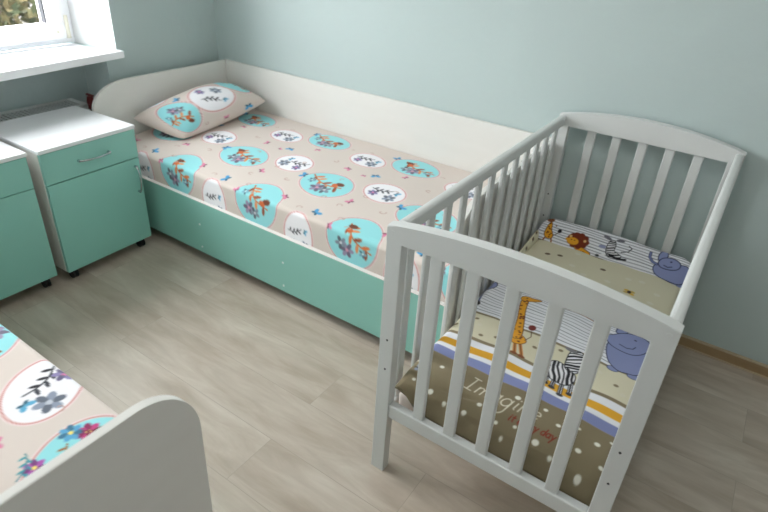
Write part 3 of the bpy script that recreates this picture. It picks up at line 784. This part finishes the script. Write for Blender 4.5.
def duvet():
    xs = np.concatenate([[2.0885], np.arange(2.090, 2.676, .0021), [2.6775]]); ys = np.concatenate([np.arange(-1.2525, -.118, .0021)])
    X, Y = np.meshgrid(xs, ys)
    ex = np.minimum(X - xs[0], xs[-1] - X); ef = np.minimum(ys[-1] - Y, 1)
    Z = .3415 + .010 * np.sin(np.clip((X - 2.088) / .59, 0, 1) * PI)
    Z += .0035 * np.sin(X * 17 + Y * 6) * np.sin(Y * 13 + 1) + .0018 * np.sin(X * 41 - Y * 15)
    rnd = lambda d, r: r - np.sqrt(np.maximum(r * r - np.clip(r - d, 0, r) ** 2, 0))
    Z -= rnd(ex, .022) + rnd(ef, .025)
    # near end dips to the mattress edge, left corner stays up
    near = np.clip((Y + 1.2525) / .10, 0, 1); near = 1 - near
    corner = np.clip((2.185 - X) / .08, 0, 1); corner = corner * corner * (3 - 2 * corner)
    Z -= near ** 2 * (.040 * (1 - corner) + .008 * corner) + np.clip((near - .7) / .3, 0, 1) ** 1.5 * .034 * (1 - corner)
    # pulled crease
    d = np.abs((Y + 1.185) - (X - 2.26) * .28); Z -= .006 * np.exp(-(d / .007) ** 2) * np.clip(1 - np.abs(X - 2.27) / .07, 0, 1)
    Zb = np.maximum(np.minimum(Z - .004, .2975 + 0 * Z), 0)
    Zb = np.where(near > 0, np.minimum(Z - .006, .2975 + .03 * corner * near), Zb)
    C = dv.sample(X, Y)
    P = np.stack([X, Y, Z], -1)
    ctr = np.array([XM, -.685, .2975])
    # skirt ring + underside as a coarse second sheet
    me = grid_mesh(P - ctr, C)
    bm = bmesh.new(); bm.from_mesh(me)
    lay = bm.verts.layers.float_color['print']
    be = [e for e in bm.edges if e.is_boundary]
    r = bmesh.ops.extrude_edge_only(bm, edges=be)
    nv = [g for g in r['geom'] if isinstance(g, bmesh.types.BMVert)]
    for v in nv:
        x, y = v.co.x + ctr[0], v.co.y + ctr[1]
        ne = max(0, min(1, 1 - (y + 1.2525) / .10)); cn = max(0, min(1, (2.185 - x) / .08))
        z = v.co.z + ctr[2]
        v.co.z = min(z - .004, .2975 + .024 * cn * ne ** .5) - ctr[2]
    ne_ = [g for g in r['geom'] if isinstance(g, bmesh.types.BMEdge)]
    bmesh.ops.holes_fill(bm, edges=[e for e in bm.edges if e.is_boundary], sides=0)
    bmesh.ops.recalc_face_normals(bm, faces=bm.faces)
    bm.to_mesh(me); bm.free()
    o_ = link('baby_duvet', me, M['cribcloth'], smooth=True); o_.location = ctr
    tag(o_, 'printed baby duvet with giraffe, zebra and elephant spread inside the cot', 'duvet')
duvet()

# bumper / cushion standing at the far end with a low beige side wing
bp_ = Canvas(2.05, 2.72, -.02, .20, .0018, WH)
k = 0; y = .004
while y < .175:
    bp_.line([(x, y + .0015 * math.sin(x * 17 + k)) for x in np.linspace(2.06, 2.71, 24)], .0024 if k % 3 else .0034, LINE); y += .0125; k += 1
bp_.line([(x, .004 + .002 * math.sin(x * 22)) for x in np.linspace(2.06, 2.71, 24)], .006, (124, 112, 90))
for a, b in (((2.133, .03), (2.124, .008)), ((2.152, .03), (2.160, .008))): bp_.line([a, b], .006, (150, 92, 50))
bp_.poly([(2.120, .028), (2.118, .05), (2.122, .095), (2.134, .098), (2.142, .06), (2.158, .04), (2.155, .022), (2.135, .018)], GY, outline=GO, ow=.002)
bp_.ell(2.122, .107, .015, .011, (122, 76, 48), .3); bp_.ell(2.176, .068, .008, .009, (40, 40, 48)); bp_.line([(2.155, .035), (2.168, .05), (2.176, .065)], .002, GO)
for k in range(14): bp_.ell(rng.uniform(2.122, 2.154), rng.uniform(.025, .09), .003, .003, GB)
bp_.poly([(2.250, .030), (2.27, .035), (2.300, .022), (2.322, .016), (2.325, .002), (2.290, .004), (2.255, .014)], (222, 158, 44), outline=GO, ow=.002)
for k in range(10): bp_.ell(2.258 + .030 * math.cos(k * .628), .052 + .022 * math.sin(k * .628), .016, .013, (112, 48, 30), k)
bp_.ell(2.256, .052, .034, .024, (118, 50, 30)); bp_.ell(2.240, .043, .024, .016, GY); bp_.ell(2.218, .046, .008, .005, GY)
bp_.ell(2.226, .062, .006, .006, (220, 180, 120)); bp_.ell(2.285, .056, .006, .006, (220, 180, 120)); bp_.ell(2.234, .048, .002, .002, GO); bp_.ell(2.246, .048, .002, .002, GO); bp_.ell(2.292, .006, .014, .006, (90, 50, 30))
zz = bp_.poly([(2.375, .100), (2.395, .103), (2.404, .080), (2.402, .055), (2.425, .050), (2.440, .040), (2.425, .026), (2.39, .022), (2.375, .040), (2.370, .070)], ZW, outline=(28, 28, 34), ow=.002)
zebra_stripes(bp_, zz, .25, .0095, .0042)
bp_.ell(2.362, .106, .018, .007, (110, 110, 120), -.3); bp_.ell(2.412, .108, .016, .007, (110, 110, 120), .2); bp_.ell(2.356, .060, .014, .008, (150, 155, 190), .2)
bp_.line([(2.43, .06), (2.455, .07), (2.462, .088), (2.448, .096)], .003, (28, 28, 34)); bp_.line([(2.395, .035), (2.425, .028), (2.455, .034)], .008, (28, 28, 34)); bp_.line([(2.375, .03), (2.352, .018)], .008, ZW); bp_.ell(2.35, .016, .008, .005, (60, 60, 66))
elephant(bp_, [(2.560, .060), (2.556, .036), (2.575, .014), (2.62, .006), (2.665, .004), (2.680, .024), (2.685, .060), (2.672, .088), (2.645, .084), (2.60, .075)],
         [(2.566, .068), (2.575, .092), (2.600, .102), (2.630, .100), (2.648, .082), (2.640, .058), (2.610, .050), (2.578, .052)],
         [(2.562, .080), (2.560, .110), (2.575, .132), (2.592, .120), (2.592, .092), (2.575, .078)], (2.61, .085), [(2.590, .064), (2.605, .060), (2.618, .066)], [(2.672, .004)])
bp_.line([(2.531, .100), (2.533, .080), (2.548, .064), (2.565, .060)], .011, (48, 52, 78)); bp_.line([(2.531, .100), (2.533, .080), (2.548, .064), (2.565, .060)], .008, (112, 122, 168))
def bumper():
    n = 280; m = 60
    xs = np.linspace(2.090, 2.688, n); s = np.linspace(0, 1, m)
    rows, cols = [], []
    def prof(x):
        # height with rounded upper corners
        e = min(x - 2.090, 2.688 - x); r = .055
        c = 1 - (r - math.sqrt(max(0, r * r - max(0, r - e) ** 2))) / .125
        return .122 * c
    Pf = np.zeros((m * 2, n, 3)); Cf = np.zeros((m * 2, n, 3))
    for i, x in enumerate(xs):
        h = prof(x) + .004 * math.sin(x * 14)
        for j, t in enumerate(s):
            l = h * t
            th = .018 * (math.sin(PI * min(1, t * .94 + .03))) ** .5
            yb_, zb = -.158 + .100 * t * (h / .125), .338 + .078 * t * (h / .122)
            w = .003 * math.sin(x * 33 + t * 3)
            Pf[j, i] = (x, yb_ - th * .55 + w * t * (1 - t) * 4, zb + th * .6)
            Pf[2 * m - 1 - j, i] = (x, yb_ + th * .2, zb - th * .3)
            Cf[j, i] = (x, l * 1.03 + .0, 0)
            Cf[2 * m - 1 - j, i] = (x, -1, 0)
    Cc = bp_.sample(Cf[..., 0], Cf[..., 1]); Cc[Cf[..., 1] < 0] = WH
    ctr = np.array([XM, -.11, .338])
    root = empty('cot_bumper', tuple(ctr), 'white lined bumper with lion, zebra and elephant at the far end of the cot', 'cot bumper')
    me = grid_mesh(Pf - ctr, Cc); bm = bmesh.new(); bm.from_mesh(me)
    bmesh.ops.holes_fill(bm, edges=[e for e in bm.edges if e.is_boundary], sides=0)
    bmesh.ops.recalc_face_normals(bm, faces=bm.faces); bm.to_mesh(me); bm.free()
    link('end_pad', me, M['cribcloth'], root, smooth=True)
    # side wing along the bars
    ys = np.linspace(-.17, -.46, 120); m2 = 16
    P2 = np.zeros((m2, 120, 3)); C2 = np.zeros((m2, 120, 3)); C2[:] = BG
    for i, y_ in enumerate(ys):
        t_ = (y_ + .46) / .29; hh = .052 * t_ ** .7 + .004
        for j in range(m2):
            a = PI * j / (m2 - 1)
            P2[j, i] = (2.0985 - .0095 * math.cos(a), y_, .336 + hh * math.sin(a) ** .6)
            for (dy_, jj) in ((-.23, 11), (-.30, 12), (-.19, 9), (-.38, 11)):
                if abs(y_ - dy_) < .009 and abs(j - jj) < 2: C2[j, i] = (104, 88, 66)
    me = grid_mesh(P2 - ctr, C2); bm = bmesh.new(); bm.from_mesh(me)
    bmesh.ops.holes_fill(bm, edges=[e for e in bm.edges if e.is_boundary], sides=0)
    bmesh.ops.recalc_face_normals(bm, faces=bm.faces); bm.to_mesh(me); bm.free()
    tag(link('side_wing', me, M['cribcloth'], root, smooth=True), 'low beige side wing with brown dots')
bumper()

# ------------------------------------------------------------------ OUTSIDE
def leafmat(name, c1, c2, c3):
    m, nt, b = new_mat(name, c1, 0.7, 0.2)
    n = nt.nodes; g = n.new('ShaderNodeNewGeometry'); cr = n.new('ShaderNodeValToRGB')
    cr.color_ramp.elements[0].color = rgba(c1); cr.color_ramp.elements[1].color = rgba(c3)
    e = cr.color_ramp.elements.new(.5); e.color = rgba(c2)
    nt.links.new(g.outputs['Random Per Island'], cr.inputs['Fac']); nt.links.new(cr.outputs['Color'], b.inputs['Base Color'])
    return m
M['leafA'] = leafmat('autumn_leaves', (44, 52, 34), (66, 68, 42), (92, 82, 56))
M['leafB'] = leafmat('russet_leaves', (92, 62, 52), (104, 78, 64), (76, 66, 48))
M['bark'] = mottled('bark', (92, 78, 70), (70, 60, 52), .9, 8)
M['yard'] = mottled('yard_gravel', (66, 62, 58), (82, 78, 74), .9, .8, 20, .2)
box('ground', (-40, -30, -1.3), (-.47, 30, -1.2), M['yard'], bev=0, kind='structure')
def shrub(x, y, r, h, mat, label, n=2200):
    root = empty('garden_shrub', (x, y, -1.2), label, 'shrub')
    bm = bmesh.new()
    for k in range(6):
        a = k * 1.05; bm_cyl(bm, (0, 0, 0), (math.cos(a) * r * .5, math.sin(a) * r * .5, h * .8), .03, 8, .008)
    link('branches', fin(bm), M['bark'], root)
    V, F = [], []
    for k in range(n):
        d = Vector((random.gauss(0, 1), random.gauss(0, 1), random.gauss(0, 1))).normalized() * random.random() ** .4
        c = Vector((d.x * r, d.y * r, h * .55 + d.z * h * .5))
        a = Vector((random.gauss(0, 1), random.gauss(0, 1), random.gauss(0, 1))).normalized(); b = a.orthogonal().normalized()
        s = random.uniform(.05, .09) * (1 + r * .3)
        i = len(V); V += [c - a * s, c + b * s * .5, c + a * s, c - b * s * .5]; F.append((i, i + 1, i + 2, i + 3))
    me = bpy.data.meshes.new('m'); me.from_pydata(V, [], F); link('foliage', me, mat, root)
SHR = [(-4.6, 2.9, .9, 1.5, 'leafA', 'yellow green shrub outside, at the right of the window pane'),
       (-5.8, 0.6, 1.0, 1.6, 'leafA', 'yellow green shrub outside, at the left of the window pane'),
       (-8.0, 2.2, 1.5, 2.4, 'leafA', 'tall yellow green shrub behind the others in the yard'),
       (-3.9, 0.6, .45, .6, 'leafB', 'low russet shrub outside, close to the window')]
for s_ in SHR: shrub(s_[0], s_[1], s_[2], s_[3], M[s_[4]], s_[5])

# ------------------------------------------------------------------ LIGHT
w = bpy.data.worlds.new('World'); scene.world = w; w.use_nodes = True
nt = w.node_tree; bg = nt.nodes['Background']
bg.inputs['Color'].default_value = (1.0, 0.985, 1.02, 1); bg.inputs['Strength'].default_value = 9.0
def portal(name, loc, rot, sx, sy):
    l = bpy.data.lights.new(name, 'AREA'); l.shape = 'RECTANGLE'; l.size = sx; l.size_y = sy; l.cycles.is_portal = True
    o_ = bpy.data.objects.new(name, l); COL.objects.link(o_); o_.location = loc; o_.rotation_euler = rot
portal('window_daylight_portal', (-.36, -1.54, 1.58), (0, -PI / 2, 0), 1.4, 1.7)

scene.cycles.diffuse_bounces = 8; scene.cycles.max_bounces = 14
lamp = empty('added_fill_lamp', (2.2, -1.35, 2.7), 'added square fill lamp on the ceiling, out of view', 'lamp')  # fixture added out of view to brighten the dark cot
bm = bmesh.new(); LO = (2.2, -1.35, 2.7)
for lo, hi in (((1.9, -1.65), (2.5, -1.63)), ((1.9, -1.07), (2.5, -1.05)), ((1.9, -1.63), (1.92, -1.07)), ((2.48, -1.63), (2.5, -1.07))):
    bm_box(bm, (lo[0], lo[1], 2.63), (hi[0], hi[1], 2.70), .002)
link('frame', fin(bm, LO), M['pvc'], lamp)
bm = bmesh.new(); bm_box(bm, (1.92, -1.63, 2.665), (2.48, -1.07, 2.67)); link('diffuser', fin(bm, LO), M['pvc'], lamp)
l = bpy.data.lights.new('added_fill_lamp_light', 'AREA'); l.shape = 'SQUARE'; l.size = .54; l.energy = 4.6; l.color = (1.0, .97, .93)  # added fill from above, on top of the window light
o_ = bpy.data.objects.new('added_fill_lamp_light', l); COL.objects.link(o_); o_.location = (2.2, -1.35, 2.655)
# ------------------------------------------------------------------ CAMERA
cam = bpy.data.cameras.new('camera'); co = bpy.data.objects.new('camera', cam); COL.objects.link(co)
f = 568.71
cam.sensor_width = 36.0; cam.lens = f / 768 * 36.0
cam.shift_x = 7.05 / 768; cam.shift_y = -13.1 / 768
R_ = Matrix(((0.82018974, -0.31987602, 0.47430805), (0.56974338, 0.38167266, -0.7278176), (0.05178099, 0.8671824, 0.49529124)))
co.matrix_world = Matrix.Translation((2.6953, -2.3147, 1.4927)) @ R_.to_4x4()
cam.clip_start = .02
cam.dof.use_dof = True; cam.dof.focus_distance = 1.7; cam.dof.aperture_fstop = 3.5
scene.camera = co
scene.view_settings.view_transform = 'Standard'; scene.view_settings.look = 'None'
scene.view_settings.exposure = 0.93; scene.view_settings.gamma = 1.0; scene.view_settings.use_curve_mapping = False
